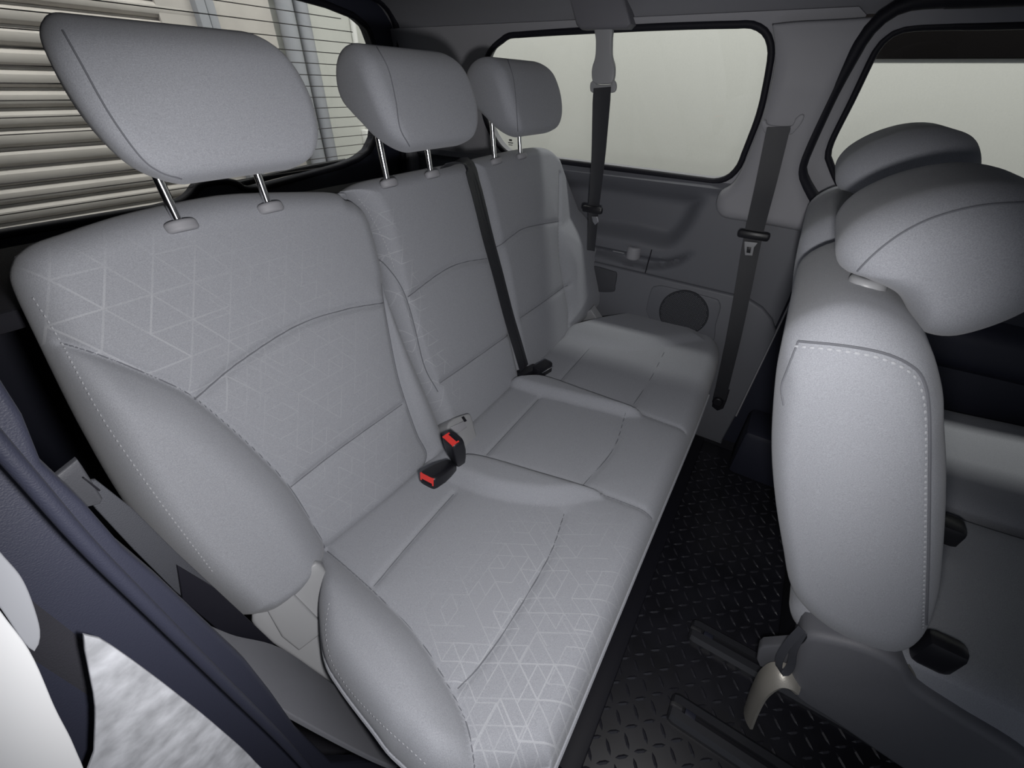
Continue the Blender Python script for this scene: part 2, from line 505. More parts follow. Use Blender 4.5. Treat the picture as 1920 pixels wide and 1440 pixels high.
def grid(name, fn, us, vs, mat, parent=None, kind=None, thick=.02, thdir=None):
    nu, nv = len(us), len(vs)
    V = np.array([[fn(u, v) for v in vs] for u in us]).reshape(-1, 3)
    idx = np.arange(nu * nv).reshape(nu, nv)
    a, b, c, d = idx[:-1, :-1].ravel(), idx[1:, :-1].ravel(), idx[1:, 1:].ravel(), idx[:-1, 1:].ravel()
    Fs = np.stack([a, b, c, d], 1)
    if thdir is not None:
        n = nu * nv
        V2 = V + np.array(thdir) * thick
        F2 = Fs[:, ::-1] + n
        loop = list(idx[:, 0]) + list(idx[-1, 1:]) + list(idx[::-1, -1][1:]) + list(idx[0, ::-1][1:-1])
        side = [(loop[i], loop[(i + 1) % len(loop)], loop[(i + 1) % len(loop)] + n, loop[i] + n) for i in range(len(loop))]
        V = np.vstack([V, V2]); Fs = [tuple(f) for f in Fs] + [tuple(f) for f in F2] + side
    return mesh(name, V, Fs, mat, parent, kind=kind, normals=thdir is not None, sharp=50)

def angular(poly, c, n=160):
    """star-shaped outline sampled by angle about c"""
    P = np.array(poly, float); out = []
    for a in np.linspace(0, 2 * np.pi, n, endpoint=False):
        dx, dy = math.cos(a), math.sin(a); best = None
        for i in range(len(P)):
            p, q = P[i] - c, P[(i + 1) % len(P)] - c
            ex, ey = q - p; den = dx * ey - dy * ex
            if abs(den) < 1e-12: continue
            t = (p[0] * ey - p[1] * ex) / den; s = (p[0] * dy - p[1] * dx) / den
            if t > 0 and -1e-9 <= s <= 1 + 1e-9 and (best is None or t > best): best = t
        out.append((c[0] + dx * best, c[1] + dy * best))
    return np.array(out)

def frame_ring(name, pl, inner, outer, c, mat, parent=None, kind=None, depth=.03, n=200, lip=.01, back=.04, corners=True):
    """panel with a window hole: inner edge turned outwards (away from the cabin) by `depth`"""
    c = np.array(c)
    I, Oo = angular(inner, c, n), angular(outer, c, n)
    rings = [np.array([pl.at(q, -depth) for q in I])]
    dirv = (Oo - I); Ld = np.linalg.norm(dirv, axis=1)[:, None]; dn = dirv / Ld
    for a in (0, 30, 60, 90):
        a = math.radians(a)
        Q = I + dn * np.minimum(lip, Ld * .45) * (1 - math.cos(a)); hh = -lip + lip * math.sin(a)
        rings.append(np.array([pl.at(q, hh) for q in Q]))
    rings.append(np.array([pl.at(q, 0) for q in Oo]))
    rings.append(np.array([pl.at(q, -back) for q in Oo]))
    rings.append(np.array([pl.at(q, -back) for q in I]))
    rings.append(rings[0])
    V, Fs = rings_mesh(rings, False, False)
    return mesh(name, V, Fs, mat, parent, kind=kind, sharp=40)

def pane(name, pl, poly, h, mat, parent=None, kind=None):
    P = np.array(poly)
    V = [pl.at(q, h) for q in P] + [pl.at(q, h - .004) for q in P]
    n = len(P)
    Fs = [tuple(range(n)), tuple(range(2 * n - 1, n - 1, -1))] + [(i, (i + 1) % n, (i + 1) % n + n, i + n) for i in range(n)]
    return mesh(name, V, Fs, mat, parent, smooth=False, kind=kind)

def structure(o):
    o['kind'] = 'structure'; return o

# ================================================================== SETTING
XW = 1.42
PW = Plane((XW, 0, .88), (0, 1, 0), (-.235, 0, 1))          # far side of the cabin above the waistline (leans inwards)
PL = Plane((XW, 0, 0), (0, 1, 0), (0, 0, 1))                # far side below the waistline
PLP = Plane((XW - .012, 0, 0), (0, 1, 0), (0, 0, 1))

floor = structure(box('floor', (.69, -.15, -.03), (1.60, 3.3, .05), 'carpet', bev=0))

# --- window opening of the far rear quarter
win1_px = [(940, 76), (962, 66), (1200, 52), (1390, 46), (1424, 52), (1441, 70), (1446, 98), (1441, 135), (1425, 210), (1400, 277), (1382, 318), (1358, 337), (1330, 340), (1200, 323), (1053, 304), (965, 294), (938, 278), (918, 246), (905, 205), (906, 140), (916, 100)]
win1 = [tuple(p) for p in cr(PW.uvs(win1_px), 120, True)]
c1 = np.mean(win1, axis=0)
wall = frame_ring('wall_right', PW, win1, [(-.005, .0), (1.42, .0), (1.42, .372), (-.005, .372)], c1, 'trim', kind='structure', depth=.03, lip=.012)
w1 = structure(pane('window_1', PW, cr(PW.uvs(win1_px, -.02), 120, True), -.02, 'glass'))
tube('window_seal', [PW.at(q, -.004) for q in win1[::2]], .0085, 'rubber', w1, n=10, k=140, closed=True)
# maker's etching on the corner of the glass (tiny dark print)
for k, (x, y, w, h) in enumerate([(957, 263, .012, .006), (957, 268, .020, .003), (957, 272, .016, .002)]):
    q = PW.uv((x, y), -.018)
    prism('glass_print', PW, [(q[0] - w / 2, q[1] - h / 2), (q[0] + w / 2, q[1] - h / 2), (q[0] + w / 2, q[1] + h / 2), (q[0] - w / 2, q[1] + h / 2)], -.0195, -.0185, 'ink', w1, bev=.0002)

# --- lower quarter trim with the storage recess
rec1 = PL.uvs([(1078, 328), (1210, 343), (1322, 362), (1316, 395), (1290, 440), (1250, 470), (1180, 456), (1108, 444), (1040, 425), (1030, 345)])
rec2 = PL.uvs([(1100, 458), (1170, 470), (1245, 484), (1300, 470), (1275, 498), (1215, 508), (1120, 484), (1090, 478)])
r1, r2 = cr(rec1, 60, True), cr(rec2, 60, True)
fy = lambda z: -.088 + .012 * (1 - min(1, z / .6)) + (0.045 * max(0, (z - .6) / .28) ** 1.5)
us = np.linspace(0, 1, 150); vs = np.linspace(0, .885, 110)
QQ = np.array([[(fy(v) + u * (1.40 - fy(v)), v) for v in vs] for u in us]).reshape(-1, 2)
ss = lambda d, w: np.clip(d / w, 0, 1) ** 2 * (3 - 2 * np.clip(d / w, 0, 1))
D = np.where(inside(QQ, r1), .048 * ss(seg_dist(QQ, r1, True), .055), 0) + np.where(inside(QQ, r2), .030 * ss(seg_dist(QQ, r2, True), .022), 0)
D -= .014 * np.exp(-((QQ[:, 1] - .868) / .010) ** 2) * (QQ[:, 0] > .14)           # ledge under the glass
Dm = dict(zip([(round(a, 6), round(b2, 6)) for a, b2 in QQ], D))
def wall_pt(u, v):
    y = fy(v) + u * (1.40 - fy(v))
    return (XW + Dm[(round(y, 6), round(v, 6))], y, v)
wl = grid('quarter_trim', wall_pt, us, vs, 'trim_dark', wall, thick=.05, thdir=(1, 0, 0))
# lower panel below the crease line, with the speaker
lp_px = [(1060, 478), (1123, 494), (1373, 553), (1405, 562), (1430, 578), (1448, 600), (1456, 625), (1425, 690), (1385, 770)]
lp = PL.uvs(lp_px, .014)
lowp = prism('lower_panel', PL, [(1.38, lp[0][1] + .01)] + lp + [(-.075, .012), (1.38, .012)], -.01, .014, 'trim_dark', wall, bev=.008)
PS = Plane((XW - .014, 0, 0), (0, 1, 0), (0, 0, 1))
plate = [(1222, 541), (1232, 536), (1250, 537), (1335, 558), (1348, 565), (1351, 577), (1343, 605), (1328, 645), (1240, 625), (1224, 605), (1213, 585), (1214, 570)]
sp = prism('speaker_plate', PS, PS.uvs(plate), -.004, .004, 'trim_dark', wall, bev=.003, closed_curve=True, n=80)
sc = PS.uv((1281, 587), .004); sr = .080
circ = lambda c, r, n=48: [(c[0] + r * math.cos(t), c[1] + r * math.sin(t)) for t in np.linspace(0, 2 * np.pi, n, endpoint=False)]
spg = sub(prism('speaker_grille', PS, circ(sc, sr), .001, .0062, 'speaker', sp, bev=.002), sp)
V, Fs = [], []
for i in range(-15, 16):
    for j in range(-15, 16):
        x, y = i * .0052 + (j % 2) * .0026, j * .0048
        if x * x + y * y < (sr - .006) ** 2:
            b0 = len(V)
            for t in range(5):
                a = t * 2 * np.pi / 5
                V.append(PS.at((sc[0] + x + .0016 * math.cos(a), sc[1] + y + .0016 * math.sin(a)), .0064))
            V.append(PS.at((sc[0] + x, sc[1] + y), .0076))
            Fs += [(b0 + t, b0 + (t + 1) % 5, b0 + 5) for t in range(5)]
sub(mesh('grille_knobs', V, Fs, 'trim_dark', sp, kind='stuff'), sp)
# small pocket cover, bag hook and the joint beside it
prism('pocket_cover', PS, cr(PS.uvs([(1105, 500), (1150, 508), (1157, 513), (1154, 535), (1148, 547), (1100, 540)]), 40, True), -.006, .005, 'dim_plastic', wall, bev=.003)
hk = PL.uv((1189, 473), -.01)
puffy('bag_hook', (XW + .006, hk[0], hk[1]), (0, 1, 0), (-1, 0, 0), (0, 0, 1), circ((0, 0), .024, 16), -.022, .022, .008, 'trim', wall)
hk2 = PL.uv((1158, 470), -.01)
box('hook_slot', (XW + .026, hk2[0], hk2[1]), (.012, .045, .022), 'trim_light', wall, bev=.004)
tube('panel_joint', [PL.pt(p, .001) for p in ((1222, 468), (1216, 490), (1209, 514))], .0016, 'rubber', wall, n=6, k=12)

# --- pillar between the two windows
PP = Plane((XW - .020, 0, .88), (0, 1, 0), (-.235, 0, 1))
pil_L = PP.uvs([(1345, 392), (1343, 378), (1352, 358), (1378, 338), (1405, 285), (1432, 210), (1450, 135), (1453, 90), (1448, 45)])
pil_R = PP.uvs([(1520, 434), (1530, 400), (1512, 345), (1507, 315), (1520, 275), (1565, 180), (1605, 100), (1640, 55), (1662, 30)])
pil_T = PP.uvs([(1448, 45), (1500, 40), (1580, 36), (1662, 30)])
pil_B = PP.uvs([(1345, 392), (1358, 405), (1395, 412), (1450, 421), (1520, 434)])
def pil_extra(q, h, d):
    return h + .014 * np.clip((-q[:, 1] + .05) / .12, 0, 1) ** 2 - .016 * np.clip((q[:, 1] - .24) / .10, 0, 1)
pil = structure(slab('trim_1', PP, pil_L, pil_T, pil_R, pil_B, .022, .010, .035, 'trim', nu=50, nv=70, extra=pil_extra))

# --- sliding door opposite: window frame, glass and lower door trim
PD = Plane((XW + .012, 0, .88), (0, 1, 0), (-.235, 0, 1))
win2_px = [(1575, 350), (1556, 310), (1551, 292), (1560, 262), (1596, 190), (1634, 110), (1650, 84), (1676, 62), (1713, 52), (1800, 49), (1920, 47)]
win2 = PD.uvs(win2_px)
yl, vt = win2[-1]
win2 = win2[::-1]
v0 = win2[-1][1] - .01
win2c = [(-1.02, v0), (-1.05, v0 + .02)] + [(-1.05, vt - .03), (-1.02, vt)] + win2 + [(win2[-1][0] - .05, v0)]
seal_px = [(1546, 402), (1530, 377), (1510, 345), (1501, 318), (1510, 288), (1556, 185), (1600, 103), (1625, 62), (1660, 28), (1710, 4), (1800, -3), (1900, -6)]
seal = PD.uvs(seal_px)
top = seal[-1][1]
outer2 = seal[:-1][::1]
outer2 = [(seal[0][0] - .005, -.02)] + seal + [(-1.12, top), (-1.12, -.02)]
door = frame_ring('door_1', PD, win2c, outer2, (-.5, .18), 'trim', kind='structure', depth=.035, lip=.015, n=260)
w2 = structure(pane('window_2', PD, win2c, -.025, 'glass'))
tube('window_seal', [PD.at(q, -.008) for q in win2c], .008, 'rubber', w2, n=8, k=160, closed=True)
sl = PP.uvs(seal_px, .002)
ds = tube('door_seal', [PP.at(q, .002) for q in PP.uvs([(1552, 412)], .002) + sl + [(-1.1, sl[-1][1])]] , .0135, 'rubber', door, n=10, k=70)
def door_pt(u, v):
    return (XW + .03 + .012 * math.sin(u * 9), -.095 - u * 1.1, v)
dl = grid('door_lower_trim', door_pt, np.linspace(-.02, 1, 30), np.linspace(0, .9, 12), 'navy', door, thick=.03, thdir=(1, 0, 0))
prof = [(0, .50), (-.045, .51), (-.07, .55), (-.075, .60), (-.05, .63), (0, .64)]
puffy('door_armrest', (XW + .05, 0, 0), (1, 0, 0), (0, 0, 1), (0, -1, 0), prof, .28, 1.1, .03, 'navy', door)
tube('door_gap_edge', [PL.pt(p, .010) for p in ((1500, 528), (1490, 550), (1440, 655), (1380, 780))], .0028, 'trim', door, n=6, k=20)
box('step_riser', (XW - .06, -.55, .09), (.16, .86, .20), 'navy', door, bev=.02)

# --- roof lining
cp = cr([(1.352, 1.232), (1.335, 1.262), (1.27, 1.305), (1.10, 1.335), (.69, 1.35), (.2, 1.33), (.02, 1.29), (-.05, 1.24)], 60)
ys = np.linspace(-1.7, 1.40, 20)
ceil = structure(grid('ceiling', lambda i, y: (cp[int(i)][0], y, cp[int(i)][1]), range(60), ys, 'headliner', thick=.03, thdir=(0, 0, 1)))
None and tube('headliner_edge', [(1.349, y, 1.232) for y in (1.38, .9, .5, .2, -.02)], .006, 'headliner', ceil, n=8, k=20)

# --- tailgate
PT = Plane((0, 1.38, .8), (1, 0, 0), (0, -.10, 1))
rw_px = [(-60, 455), (0, 441), (150, 416), (300, 391), (345, 379), (362, 366), (372, 350), (392, 342), (425, 340), (445, 344), (458, 354), (480, 355), (560, 334), (640, 312), (672, 299), (692, 284), (703, 262), (708, 225), (707, 160), (702, 85), (690, 52), (664, 30), (610, 8), (560, -6)]
rw = PT.uvs(rw_px)
rwc = rw + [(rw[-1][0] - .2, rw[-1][1] + .01), (.05, rw[-1][1] + .01), (.0, rw[-1][1] - .05), (-.03, rw[0][1] + .05)]
ct = (.60, .27)
rwc_d = [tuple(q) for q in resample(np.array(rwc + rwc[:1]), np.linspace(0, 1, 260))[:-1]]
tg = frame_ring('wall_rear', PT, rwc_d, [(-.12, -.8), (1.47, -.8), (1.47, .60), (-.12, .60)], ct, 'navy', kind='structure', depth=.03, lip=.008, n=360)
w3 = structure(pane('window_3', PT, rwc_d, -.02, 'glass'))
tube('window_seal', [PT.at(q, 0) for q in rwc_d], .009, 'rubber', w3, n=8, k=260, closed=True)
# heater wires printed on the inside of the tailgate glass
ztop, zbot = rw[-1][1], rw[14][1]
for k in range(17):
    v = zbot - .015 + k * .0285
    u1 = float(np.interp(v, [zbot - .02, zbot + .06, ztop - .12, ztop], [1.17, 1.255, 1.27, 1.10]))
    tube('heater_wire', [PT.at((.02, v), -.018), PT.at((u1, v + .001), -.018)], .0011, 'wire', w3, n=5)
# D pillar lining and the corner beside the tailgate
D0 = PT.uvs([(747, 60), (752, 110), (752, 200), (757, 300), (775, 420)])
prism('pillar_lining', PT, [(q[0], q[1]) for q in D0[::-1]] + [(D0[0][0] + .02, .5), (1.46, .5), (1.46, -.1)], .0, .035, 'trim', tg, bev=.012)
tube('tailgate_seal', [PT.pt(p, .02) for p in ((560, -40), (680, -14), (722, 8), (744, 50), (752, 120), (752, 220), (757, 320))], .013, 'rubber', tg, n=8, k=50)
# near side of the cabin behind the door opening, and the bulkhead far ahead of the seats
nl = structure(box('wall_left', (-.055, .85, .42), (.05, 1.08, .90), 'carpet', bev=.02))
box('upper_lining', (-.055, .90, 1.06), (.05, 1.0, .42), 'carpet', nl, bev=.02)
box('roof_rail', (-.045, -.15, 1.25), (.05, 3.1, .06), 'headliner', nl, bev=.02)
structure(box('wall_front', (.69, -1.72, .62), (1.5, .05, 1.3), 'trim_dark', bev=.01))

# ================================================================== OUTSIDE
YB, XB = 3.0, 2.75
structure(box('ground', (1.0, 1.0, -.55), (9, 9, .1), 'asphalt', bev=0))
bw = structure(box('building_wall_rear', (2.36, YB + .12, .9), (1.55, .2, 3.0), 'render_wall', bev=.0))
box('wall_panel', (1.70, YB - .005, .9), (.62, .05, 3.0), 'slat', bw, bev=.004)
structure(box('building_wall_side', (XB + .1, .35, .9), (.2, 5.7, 3.0), 'render_wall', bev=0))
rd = thing('roller_shutter', 'beige steel roller shutter of horizontal slats behind the tailgate glass', 'shutter', (.3, YB, -.5))
pitch = .0722
prof_s = [(0, -.036), (-.014, -.032), (-.028, -.020), (-.033, -.004), (-.030, .012), (-.018, .024), (-.004, .029), (-.004, .036), (.006, .036), (.006, -.036)]
V, Fs = rings_mesh([np.array([(x, YB + a, b) for a, b in prof_s]) for x in (-1.3, 1.56)])
sm = None
for k in range(42):
    if sm is None:
        o = mesh('slat', V, Fs, 'slat', rd, sharp=30); sm = o.data
        pinv = o.matrix_parent_inverse.copy()
    else:
        o = bpy.data.objects.new('slat', sm); COL.objects.link(o); o.parent = rd; o.matrix_parent_inverse = pinv
    o.location = (0, 0, -.44 + k * pitch)
box('guide_channel', (1.585, YB - .03, .95), (.05, .10, 2.9), 'pipe', rd, bev=.004)
box('guide_channel', (1.645, YB - .02, .95), (.045, .08, 2.9), 'pipe', rd, bev=.004)
for x, r, lab in ((2.085, .050, 'fat grey drainpipe on the wall right of the roller shutter'), (2.20, .042, 'slimmer pale grey pipe at the right side of the fat drainpipe')):
    t = thing('drainpipe', lab, 'pipe', (x, YB - .06, -.5), 'pipes beside the shutter')
    tube('pipe', [(x, YB - .06, -.5), (x, YB - .06, 2.4)], r, 'pipe', t, n=20)
    for z in (.2, 1.55):
        tube('pipe_clip', [(x, YB - .06, z), (x, YB - .06, z + .03)], r + .006, 'pipe', t, n=20)
t = thing('conduit', 'thin white cable conduit with a socket box on the pale wall', 'conduit', (2.645, YB, -.5))
tube('conduit_tube', [(2.645, YB + .0, .78), (2.645, YB + .0, 2.4)], .020, 'white', t, n=12)
box('socket_box', (2.625, YB - .01, .70), (.10, .06, .17), 'white', t, bev=.008)
t = thing('wiper', 'black rear wiper blade resting across the tailgate glass', 'wiper', tuple(PT.at((.9, .1), -.05)))
wp = [PT.pt(p, -.06) for p in ((446, 346), (540, 323), (600, 311), (648, 303))]
tube('wiper_arm', wp, .010, 'black', t, n=8, k=12)
tube('wiper_blade', [p - np.array([0, 0, .016]) for p in [PT.pt(q, -.05) for q in ((460, 343), (560, 322), (646, 305))]], .007, 'rubber', t, n=6, k=12)
tag(box('dark_band', (XB - .005, -1.05, 1.52), (.008, 2.1, .60), 'dark_matt', bev=.01), 'dark band high on the pale wall seen through the sliding door window', 'board')  # flat near-black band across the upper part of the side wall

# ================================================================== REAR BENCH
RC = math.radians(20.5)
_v = np.array([0, math.sin(RC), math.cos(RC)]); _n = np.array([0, -math.cos(RC), math.sin(RC)])
FT = .05
PB = Plane(np.array([0, .50, .40]) - _n * FT, (1, 0, 0), _v)         # rim plane of the backrests; cloth face at height FT
bench = thing('rear_bench', 'light grey cloth three-seat rear bench with three headrests below the tailgate glass', 'car seat', (.69, .35, 0))
B = lambda ps, h=FT: PB.uvs(ps, h)

# near backrest
nb_R = B([(838, 842), (800, 745), (760, 650), (729, 560), (718, 500), (692, 410), (664, 376), (645, 368)], .03)
nb_L = B([(425, 1140), (330, 1058), (240, 952), (150, 800), (62, 622), (26, 545), (18, 512), (27, 482)], .0)
nb_T = [nb_L[-1]] + B([(60, 455), (110, 437), (220, 402), (330, 377), (430, 362), (560, 358), (620, 360)], .015) + [nb_R[-1]]
nb_B = [nb_L[0]] + B([(455, 1147), (490, 1138), (540, 1105), (585, 1060)], .02) + [(.22, -.01), (.40, -.025)] + [nb_R[0]]
bol = B([(118, 642), (180, 663), (243, 687), (313, 717), (367, 747), (443, 810), (513, 877), (547, 917), (573, 957), (615, 1030)], FT)
bolp = [tuple(q) for q in cr(bol, 60)] + [(bol[-1][0] + .01, -.1), (-.2, -.1), (-.2, bol[0][1]), (bol[0][0] - .02, bol[0][1] + .005)]
inR = B([(724, 530), (727, 590), (745, 690), (762, 750), (785, 815), (802, 850), (797, 885)])
arch = B([(366, 750), (450, 680), (560, 610), (650, 580), (724, 567)])
low = B([(548, 914), (640, 842), (757, 758)])
rollp = [tuple(q) for q in cr(inR, 40)] + [(inR[-1][0] + .2, inR[-1][1] - .03), (inR[0][0] + .2, inR[0][1])]
nb = slab('backrest', PB, nb_L, nb_T, nb_R, nb_B, FT, .07, .042, 'fabric_back', bench, [bol, arch, low, inR],
          [(bolp, .036, .06), (rollp, .010, .03)], 150, 170, rimback=.03, plain=[bolp, rollp])

# middle backrest
mb_L = B([(842, 842), (803, 745), (763, 650), (733, 560), (722, 500), (695, 408), (668, 372), (646, 356)], .028)
gR = B([(972, 716), (957, 645), (930, 500), (905, 400), (887, 340), (868, 300)], .03)
mb_T = [mb_L[-1]] + B([(672, 341), (720, 330), (790, 316)], .015) + [gR[-1]]
mb_B = [mb_L[0], (.68, -.03), gR[0]]
mb = slab('backrest', PB, mb_L, mb_T, gR, mb_B, FT, .07, .035, 'fabric_mid', bench,
          [B([(768, 556), (830, 510), (870, 492), (916, 484)]), B([(828, 718), (890, 675), (957, 627)]), B([(684, 388), (716, 450), (764, 555), (800, 680), (826, 735)])],
          [], 90, 150, puff=.004, rimback=.03)

# far backrest
fb_L = [(a + .004, b2) for a, b2 in gR]
fbx = B([(1062, 628), (1096, 600), (1113, 568), (1117, 520), (1101, 450), (1080, 392), (1061, 342), (1044, 294)], .03)
fb_T = [fb_L[-1]] + B([(915, 290), (970, 279), (1012, 277)], .015) + [fbx[-1]]
fb_B = [fb_L[0], (1.05, -.03), fbx[0]]
fin = B([(1050, 325), (1049, 420), (1050, 480), (1057, 530), (1066, 580), (1066, 610)])
finp = [tuple(q) for q in cr(fin, 40)[14:]] + [(1.7, -.1), (1.7, .42)]
fb = slab('backrest', PB, fb_L, fb_T, fbx, fb_B, FT, .07, .035, 'fabric', bench,
          [B([(938, 462), (965, 440), (990, 426), (1050, 414)]), B([(978, 596), (1020, 567), (1063, 535)]), fin],
          [(finp, .034, .11)], 100, 150, puff=.004, rimback=.03)
back_trees = [bvh(o) for o in (nb, mb, fb)]

# seat cushion
CA = math.radians(2.2)
CT = .045
PC = Plane(np.array([0, .50, .405 - CT]), (1, 0, 0), (0, -math.cos(CA), math.sin(CA)))
Cc = lambda ps, h=CT: PC.uvs(ps, h)
cl = Cc([(590, 1050), (608, 1105), (604, 1165), (613, 1240), (641, 1292), (700, 1370), (748, 1428)], .0)
cu_L = cl + [(cl[-1][0] + .012, cl[-1][1] + .07), (.155, .478)]
cu_T = [(.155, .478)] + Cc([(1040, 1440), (1150, 1176), (1240, 960), (1300, 816), (1328, 742)], .0)
cu_R = Cc([(1064, 622), (1128, 606), (1200, 598), (1277, 612), (1330, 636), (1350, 664)], .02) + [cu_T[-1]]
cu_B = [cu_L[0], (.45, -.02), (.9, -.02), cu_R[0]]
in1 = Cc([(612, 1030), (700, 1108), (780, 1190), (840, 1285), (872, 1350), (884, 1400), (890, 1450)])
b1 = [tuple(q) for q in cr(in1, 50)] + [(in1[-1][0] + .02, .6), (-.3, .6), (-.3, -.1), (in1[0][0], -.1)]
roll1 = Cc([(845, 868), (893, 856), (1010, 888), (1133, 927), (1107, 938), (1027, 948), (927, 935), (850, 905), (820, 885)])
roll2 = Cc([(985, 712), (1027, 713), (1110, 742), (1205, 777), (1173, 781), (1090, 763), (1027, 747), (960, 728), (950, 718)])
farp = Cc([(1058, 632), (1105, 650), (1180, 660), (1250, 650), (1320, 640)])
farb = [tuple(q) for q in cr(farp, 40)] + [(1.6, .3), (1.6, -.1), (farp[0][0], -.1)]
cush = slab('seat_cushion', PC, cu_L, cu_T, cu_R, cu_B, CT, .10, .040, 'fabric_seat', bench,
            [in1, Cc([(700, 1098), (770, 1015), (850, 925)]), Cc([(858, 1290), (900, 1245), (960, 1160), (1030, 1040), (1058, 962)]),
             Cc([(912, 852), (960, 800), (1010, 747)]), Cc([(1092, 910), (1150, 840), (1172, 778)]), Cc([(1046, 718), (1105, 652)]),
             Cc([(1186, 760), (1222, 705), (1248, 654)]), Cc([(893, 856), (1010, 888), (1133, 927), (1225, 962)]), Cc([(1027, 713), (1110, 742), (1205, 777), (1285, 806)])],
            [(b1, .034, .05), (cr(roll1, 60, True), .026, .028), (cr(roll2, 60, True), .024, .022), (farb, .014, .05)], 260, 130, gd=.004, gw=.005, puff=.005, plain=[b1, cr(roll1, 60, True), cr(roll2, 60, True)])
ct_tree = bvh(cush)
# welt along the front and outer edge of the cushion
welt = [PC.at(q, .004) for q in cr(cu_L, 60)[2:-1]] + [PC.at(q, .002) for q in cr(cu_T, 60)]
tube('piping', welt, .0035, 'fabric', bench, n=6, k=160)
# twin rows of stitches
def stitches(name, px, trees, parent, step=.007, lift=.0012, r=.0011, mat='stitch'):
    pts = [hit(p, trees, lift) for p in cr(px, 160)]
    pts = [p for p in pts if p is not None]
    P = np.array([p[0] for p in pts]); Nn = np.array([p[1] for p in pts])
    L = np.r_[0, np.cumsum(np.linalg.norm(np.diff(P, axis=0), axis=1))]
    V, Fs = [], []
    for s in np.arange(0, L[-1], step):
        p = np.array([np.interp(s, L, P[:, k]) for k in range(3)]); q = np.array([np.interp(s + step * .62, L, P[:, k]) for k in range(3)])
        n_ = np.array([np.interp(s, L, Nn[:, k]) for k in range(3)]); t = q - p
        if np.linalg.norm(t) > .02 or np.linalg.norm(t) < 1e-5: continue
        t /= np.linalg.norm(t); w = np.cross(t, n_); w /= np.linalg.norm(w) + 1e-9; b0 = len(V)
        V += [p, p + t * .001 + w * r, q - t * .001 + w * r, q, q - t * .001 - w * r, p + t * .001 - w * r, (p + q) / 2 + n_ * r]
        Fs += [(b0 + i, b0 + (i + 1) % 6, b0 + 6) for i in range(6)]
    return mesh(name, V, Fs, mat, parent, kind='stuff')
stitches('stitching', [(63, 557), (110, 632), (187, 772), (250, 868), (317, 962), (400, 1072)], back_trees, bench)
stitches('stitching', [(618, 1130), (612, 1180), (622, 1235), (655, 1290), (712, 1352), (765, 1400), (800, 1432)], [ct_tree], bench)
stitches('stitching', [(672, 372), (690, 395), (722, 455), (740, 505)], back_trees, bench)

# headrests of the bench
HP = [(.604, 1.004), (.596, 1.022), (.600, 1.052), (.616, 1.095), (.640, 1.130), (.680, 1.148), (.725, 1.146), (.760, 1.128), (.776, 1.095), (.768, 1.068), (.740, 1.050), (.705, 1.030), (.672, 1.006), (.635, .992)]
def bench_headrest(cx, hw):
    def deform(p):
        k = np.clip((p[:, 2] - .99) / .12, 0, 1)
        q = p.copy()
        b = np.clip((p[:, 1] - .60) / .18, 0, 1)
        q[:, 0] = cx + (p[:, 0] - cx) * (.54 + .46 * np.sqrt(1 - (1 - k) ** 2)) * (1 - .36 * b ** 1.2)
        return q
    h = puffy('headrest', (0, 0, 0), (0, 1, 0), (0, 0, 1), (1, 0, 0), HP, cx - hw, cx + hw, .030, 'fabric', bench, bulge=.004, seam=[cx - hw * .93, cx + hw * .93], deform=deform, mid=8, seam_depth=.006, n=96)
    for s in (-1, 1):
        x = cx + s * .065
        sub(tube('post', [(x, .697, .93), (x, .710, 1.06)], .0060, 'chrome', h, n=14), h)
        puffy('post_guide', (x, .694, .935), (1, 0, 0), (0, math.cos(RC), -math.sin(RC)), (0, math.sin(RC), math.cos(RC)), [(a * 1.2, b * .8) for a, b in circ((0, 0), .017, 24)], -.010, .005, .005, 'trim', bench)
    return h
HR = []
for cx, hw in ((.322, .139), (.706, .141), (1.088, .143)):
    HR.append(bench_headrest(cx, hw))

for h_, px in zip(HR, ([(118, 58), (150, 115), (205, 213), (262, 292), (300, 322), (340, 335)], [(704, 84), (728, 130), (742, 190), (750, 240), (768, 274)], [(952, 112), (963, 150), (968, 200), (971, 246)])):
    hq = [hit(p, [bvh(h_)], .0003) for p in cr(px, 40)]
    hq = [q[0] for q in hq if q is not None]
    if len(hq) > 5: sub(tube('seam', hq, .0009, 'seam', h_, n=6, k=60), h_)

# plastic cover of the recliner at the near end, with its step and joint
PH = Plane((.075, .478, .395), (.93, -.37, 0), (.20, .50, .84))
hc = [(472, 1152), (548, 1106), (590, 1052), (622, 1098), (616, 1170), (626, 1240), (668, 1312), (606, 1270), (545, 1228), (500, 1196)]
prism('recliner_cover', PH, cr(PH.uvs(hc), 60, True), -.03, .004, 'trim_light', bench, bev=.006)
prism('cover_cap', PH, PH.uvs([(500, 1140), (545, 1106), (552, 1112), (604, 1165), (600, 1185), (560, 1215), (528, 1190)]), .0, .010, 'trim_light', bench, bev=.004)
_u1 = np.array([.05, .02, -.10]); _u1 /= np.linalg.norm(_u1); _v1 = np.array([.065, -.16, -.37]); _v1 -= _u1 * (_v1 @ _u1)
PSD = Plane((.0, .40, .57), _u1, _v1)           # sloping side of the seat base
shp = [(380, 1168), (440, 1190), (505, 1205), (548, 1226), (606, 1268), (655, 1305), (705, 1350), (748, 1400), (752, 1425), (735, 1436), (620, 1380), (470, 1290), (385, 1200)]
prism('side_shield', PSD, cr(PSD.uvs(shp), 70, True), -.006, .0, 'shield', bench, bev=.002)
